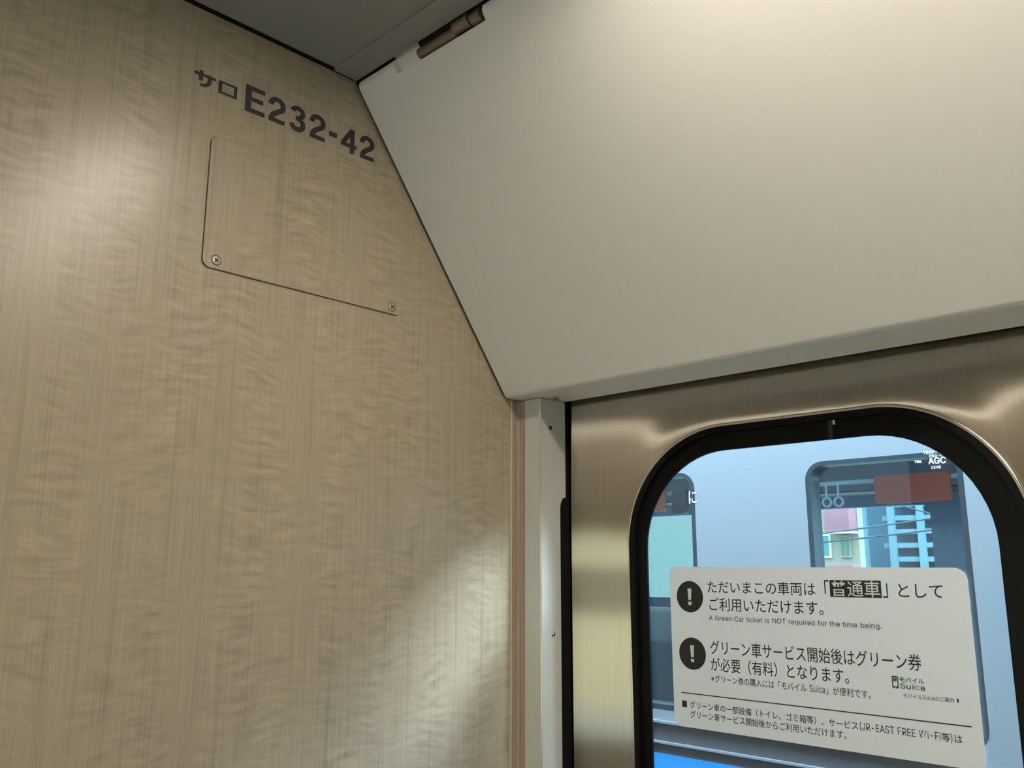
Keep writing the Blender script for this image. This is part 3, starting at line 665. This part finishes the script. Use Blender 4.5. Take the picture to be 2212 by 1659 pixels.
for cx, cz in ((0.2700, 1.5562), (0.2708, 1.4764)):
    ic = plate('warning_icon', [arcp(cx, cz, 0.0223, 0.0223, 0, 352.5, 47)], 'Y', YS - 0.0002, 0.0002, INK, sign)
    me = curve_mesh([[(cx - 0.0033, cz + 0.0115), (cx + 0.0033, cz + 0.0115), (cx + 0.0022, cz - 0.0048), (cx - 0.0022, cz - 0.0048)], rect(cx - 0.0026, cz - 0.0118, cx + 0.0026, cz - 0.0072)])
    to_plane(me, 'Y', YS - 0.0005); mesh_obj('exclamation_mark', me, SHEET, ic)
ph = plate('phone_logo', [rrect(0.5535, 0.5611, 1.4556, 1.4698, 0.0012, 5), rrect(0.5546, 0.5600, 1.4578, 1.4682, 0.0002, 2)], 'Y', YS - 0.0002, 0.0002, INK, sign)
plate('green_screen', [[(0.5550, 1.4677), (0.5594, 1.4677), (0.5594, 1.4641), (0.5552, 1.4628)]], 'Y', YS - 0.0003, 0.0002, GREEN, ph)
plate('home_key', [rect(0.5566, 1.4563, 0.5582, 1.4571)], 'Y', YS - 0.0005, 0.0002, SHEET, ph)
put('logo_text', kana('モバイル', 0.014), 0.5627, 0.5916, 1.4636, 1.4694)
lo1, xe = latin_loops('Su'); lo2, xe2 = latin_loops('ic', xe + 0.05); lo3, xe3 = latin_loops('a', xe2 + 0.05)
solid = fill(lo1 + lo3, 0.008)
ring = []
for lp in lo2:
    cxm = sum(p[0] for p in lp) / len(lp); czm = sum(p[1] for p in lp) / len(lp)
    ring += [ribbon(lp + [lp[0], lp[1]], 0.03)]
lg = merge([solid] + [curve_mesh([r_]) for r_ in ring])
put('logo_text', lg, 0.5631, 0.5915, 1.4556, 1.4622)
put('caption_text', mixed(['モバイル', '~Suica', 'のご案内'], 1.32), 0.5659, 0.6233, 1.4455, 1.4508)
plate('arrow_mark', [[(0.6258, 1.4485), (0.6274, 1.4511), (0.6290, 1.4485), (0.6281, 1.4485), (0.6281, 1.4461), (0.6267, 1.4461), (0.6267, 1.4485)]], 'Y', YS - 0.0002, 0.0002, INK, sign)

# the opposite doorway behind the viewer mirrors this one (it shows in the steel's reflections)
def turn(o, name, label):
    c = copy_tree(o); c.name = name; c.rotation_euler = (0, 0, PI)
    x, y, z = o.location; c.location = (1.72 - x, -0.4845 - y, z); c['label'] = label
    return c
turn(cover, 'overhead_cover.001', 'matching grey slanted cover panel over the opposite door, behind the viewer')
turn(pil, 'door_pillar.001', 'matching grey door pillar beside the opposite door, behind the viewer')
for nm, dx, side in (('window_notice.001', 0.0, 'farther right'), ('window_notice.002', -0.812, 'farther left')):
    turn(sign, nm, 'matching white notice on the opposite door leaf %s, behind the viewer' % side).location.x += dx

# ---------------------------------------------------------------- etched maker's mark on the glass
mk = tag(empty('glass_mark', (0.63, YS, 1.717)), 'small white etched mark in the top right corner of the door window', 'glass mark')
put('mark_text', latin('TEMPERED'), 0.6146, 0.6420, 1.7356, 1.7389, ETCH, 0.0001, mk)
put('mark_text', latin('FSG-K', 0.004), 0.6217, 0.6363, 1.7311, 1.7345, ETCH, 0.0001, mk)
put('mark_text', latin('AGC', 0.008), 0.6198, 0.6400, 1.7228, 1.7306, ETCH, 0.0001, mk)
put('mark_text', latin('TR5', 0.01), 0.6034, 0.6114, 1.7254, 1.7283, ETCH, 0.0001, mk)
put('mark_text', latin('1248'), 0.6224, 0.6333, 1.7170, 1.7203, ETCH, 0.0001, mk)

# ---------------------------------------------------------------- outside: ground, other train, houses
BODY = mat('pale_train_body', (0.225, 0.25, 0.265), 0.42)
LOWER = grainless('grey_train_body', (0.095, 0.09, 0.092), 0.4)
BLUE = mat('sky_blue_stripe', (0.022, 0.31, 0.72), 0.4)
TINT = pane_glass('green_tinted_train_glass', (0.62, 0.76, 0.78))
LINING = mat('blue_grey_train_lining', (0.24, 0.37, 0.50), 0.6)
WHITE = mat('white_paint', (0.8, 0.82, 0.82), 0.5)
REDSCR = mat('dull_red_poster', (0.80, 0.12, 0.07), 0.5)
DARKSCR = mat('dark_display', (0.02, 0.035, 0.045), 0.3)
SEAT = mat('dark_teal_moquette', (0.03, 0.10, 0.13), 0.9)
PAD = mat('grey_seat_pad', (0.25, 0.28, 0.28), 0.7)
BALLAST = grainless('brown_grey_ballast', (0.16, 0.14, 0.12), 0.95, amt=0.5)
structure(box('ground', (-60, -40, -1.3), (60, 60, -1.1), BALLAST), 'dark ballast ground far below the door window', 'ground')

structure(box('platform', (-30, -8, -1.1), (30, -1.95, -0.02), grainless('pale_bounce_concrete', (0.42, 0.38, 0.31), 0.9)), 'unseen station platform added to bounce light, behind the viewer', 'platform')  # out of view, added with a pale top to bounce daylight
structure(box('bounce_wall', (-30, -8.2, -1.1), (30, -8.0, 5.0), grainless('cream_bounce_wall', (0.86, 0.64, 0.36), 0.8)), 'unseen cream wall added to bounce warm light, behind the viewer', 'wall')  # added out of view, its warm colour tints the steel door's reflections
tr = tag(empty('train_car', (0, 3.3, 0)), 'pale blue-grey train car passing outside the door window', 'train')
TW = [(-1.05, -0.275), (0.035, 0.390)]
TZ0, TZ1 = 1.232, 1.845
plate('body_side', [rect(-5, 1.205, 5, 2.22)] + [rrect(a, b, TZ0, TZ1, 0.045) for a, b in TW], 'Y', 2.02, 0.04, BODY, tr)
box('lower_side', (-5, 2.003, -0.2), (5, 2.04, 1.205), LOWER, tr)
bm = bmesh.new(); addbox(bm, (-5, 1.992, 1.200), (5, 2.01, 1.206)); addbox(bm, (-5, 1.992, 1.150), (5, 2.01, 1.155))
obj('body_bead', bm, BODY, tr)
box('blue_stripe', (-5, 2.0, 0.62), (5, 2.02, 1.124), BLUE, tr)
roof = [(2.0, 2.22)] + [(2.34 - 0.34 * math.cos(math.radians(a)), 2.22 + 0.22 * math.sin(math.radians(a))) for a in range(10, 91, 10)] + [(4.26, 2.44), (4.62, 2.22), (4.58, 2.19), (4.2, 2.40), (2.4, 2.40), (2.05, 2.19)]
prism('roof', roof, -5, 5, BODY, tr, 40)
for a, b in TW:
    fr = plate('window_frame', [rrect(a, b, TZ0, TZ1, 0.045), rrect(a + 0.012, b - 0.012, TZ0 + 0.014, TZ1 - 0.010, 0.035)], 'Y', 2.025, 0.05, DARKSCR, tr)
    plate('window_pane', [rrect(a + 0.005, b - 0.005, TZ0 + 0.005, TZ1 - 0.005, 0.04)], 'Y', 2.03, 0.005, TINT, fr)
plate('far_side', [rect(-5, -0.2, 5, 2.22)] + [rrect(a, b, 1.25, 1.903, 0.04) for a, b in ((-3.3, -1.60), (-1.36, -0.565), (0.3, 1.4))], 'Y', 4.6, 0.06, LINING, tr)
box('car_floor', (-5, 2.04, -0.1), (5, 4.57, 0.0), LINING, tr)
box('car_ceiling', (-5, 2.04, 2.16), (5, 4.57, 2.19), WHITE, tr)
box('added_ceiling_lamp', (-5, 3.15, 2.14), (5, 3.30, 2.159), mat('added_lamp_glow', (0.9, 0.9, 0.9), 0.5, emit=(0.85, 0.95, 1.0, 1), estr=9.0), tr)  # glowing strip added out of view to brighten the car's inside
tube('grab_rail', [(-5, 4.25, 2.005), (5, 4.25, 2.005)], 0.012, WHITE, tr)
box('luggage_rack', (-5, 4.25, 1.955), (5, 4.56, 1.965), DARKSCR, tr)
def flat(name, x0, x1, z0, z1, y, m, r=0.012): return plate(name, [rrect(x0, x1, z0, z1, r, 5)], 'Y', y, 0.02, m, tr)
flat('poster', -0.685, -0.345, 1.892, 2.024, 4.22, REDSCR)['label'] = 'dull red poster above the far window'
flat('poster', -2.6, -1.884, 1.906, 2.051, 4.22, REDSCR)['label'] = 'dull red poster at the left'
flat('display', -1.836, -1.738, 1.887, 2.025, 4.22, DARKSCR, 0.025)['label'] = 'dark rounded display box'
for x in (-0.98, -0.92, -0.86):
    tube('hanging_strap', [(x, 4.2, 2.0), (x, 4.2, 1.93)] + [(x + 0.022 * math.sin(a), 4.2, 1.91 + 0.022 * math.cos(a)) for a in [k * 0.6 for k in range(11)]], 0.006, WHITE, tr, 6)
flat('seat_partition', -2.6, -1.28, 0.2, 1.44, 3.9, SEAT, 0.05)
box('seat_pad', (-1.72, 3.62, 1.24), (-1.42, 3.75, 1.40), PAD, tr, 0.02)
# sticker lettering on the other train's left window
me = fit(kana('に'), -0.292, -0.268, 1.762, 1.795); to_plane(me, 'Y', 1.998); mesh_obj('sticker_text', me, WHITE, tr)

K, BY = 3.4, 34.0
def sc(x): return 1 + (x - 1) * K
def sz(z): return 1.6 + (z - 1.6) * K
CREAM = grainless('cream_render', (0.30, 0.235, 0.155), 0.8); PINK = grainless('pink_panel', (0.31,0.10,0.115), 0.7)
PALEBLUE = grainless('pale_blue_wall', (0.10,0.19,0.25), 0.7); PANE2 = mat('teal_window_pane', (0.05,0.16,0.17), 0.15)
GREENP = mat('green_window_pane', (0.05,0.13,0.085), 0.2)
h = tag(empty('house', (-17, BY + 4, -1.1)), 'cream house with pink balcony seen through the other train', 'house')
box('wall', (-18.0, BY, -1.1), (sc(-3.225), BY + 0.5, 9), CREAM, h)
box('balcony', (sc(-3.531), BY - 0.7, sz(1.985)), (sc(-3.235), BY, sz(2.30)), PINK, h, 0.03)
box('balcony_sill', (sc(-3.531), BY - 0.75, sz(1.968)), (sc(-3.225), BY, sz(1.985)), WHITE, h)
box('lower_balcony', (sc(-3.50), BY - 0.7, sz(1.25)), (sc(-3.225), BY, sz(1.62)), PINK, h, 0.03)
for x0, x1, z0, z1, m, p in ((-3.80, -3.55, 1.697, 1.967, WHITE, PANE2), (-3.44, -3.315, 1.70, 1.95, CREAM, GREENP)):
    w = box('window', (sc(x0), BY - 0.12, sz(z0)), (sc(x1), BY + 0.02, sz(z1)), m, h)
    mid = (sc(x0) + sc(x1)) / 2
    for a, b in ((sc(x0) + 0.06, mid - 0.03), (mid + 0.03, sc(x1) - 0.06)):
        box('pane', (a, BY - 0.14, sz(z0) + 0.07), (b, BY - 0.10, sz(z1) - 0.07), p, w)
tube('downpipe', [(sc(-3.90), BY - 0.5, sz(2.10)), (sc(-3.88), BY - 0.2, sz(2.03)), (sc(-3.88), BY - 0.2, -1)], 0.07, WHITE, h)
TEAL = grainless('pale_teal_render', (0.155, 0.165, 0.135), 0.8)
h3 = tag(empty('house', (-25, BY + 2, -1.1)), 'pale teal house seen through the left window of the other train', 'house')
box('wall', (-34, BY, -1.1), (-18.3, BY + 4, 9), TEAL, h3)
box('eave', (-34.3, BY - 0.5, 9.0), (-18.0, BY + 4.5, 9.3), WHITE, h3)
SLAB = mat('pale_blue_balcony_paint', (0.22, 0.33, 0.38), 0.6)
h2 = tag(empty('apartment_block', (-15, 42, -1.1)), 'pale blue apartment block with white balconies behind the cream house', 'building')
box('wall', (-26, 42.5, -1.1), (-4, 50, 14), PALEBLUE, h2)
for k in range(9):
    box('balcony', (-15.4 + (k % 2) * 0.5, 41.6, 1.2 + k * 0.62), (-12.6, 42.5, 1.42 + k * 0.62), SLAB, h2)
for k in range(3):
    box('column', (-16.4 + k * 1.3, 41.4, -1.0), (-16.1 + k * 1.3, 41.6, 9.0), SLAB, h2)
for i, (a, b, sag) in enumerate((((1733, 1208), (1852, 1180), 0.02), ((1733, 1226), (1852, 1203), 0.02), ((1940, 1118), (2025, 1142), 0.10))):
    P0 = [(-6.5, 14.0, 2.05), (-6.5, 14.0, 1.92), (-5.6, 16.0, 2.95)][i]; P1 = [(-2.0, 14.0, 2.55), (-2.0, 14.0, 2.35), (-2.6, 16.0, 2.25)][i]
    pts = [tuple(u + (v - u) * k / 16 - (sag * 8 * (k / 16) * (1 - k / 16) if j == 2 else 0) for j, (u, v) in enumerate(zip(P0, P1))) for k in range(17)]
    tag(tube('power_cable', pts, 0.014, DARKSCR, None, 6), ['dark cable crossing the house windows, upper of the pair', 'dark cable crossing the house windows, lower of the pair', 'dark sagging cable in front of the pale blue block'][i], 'cable')
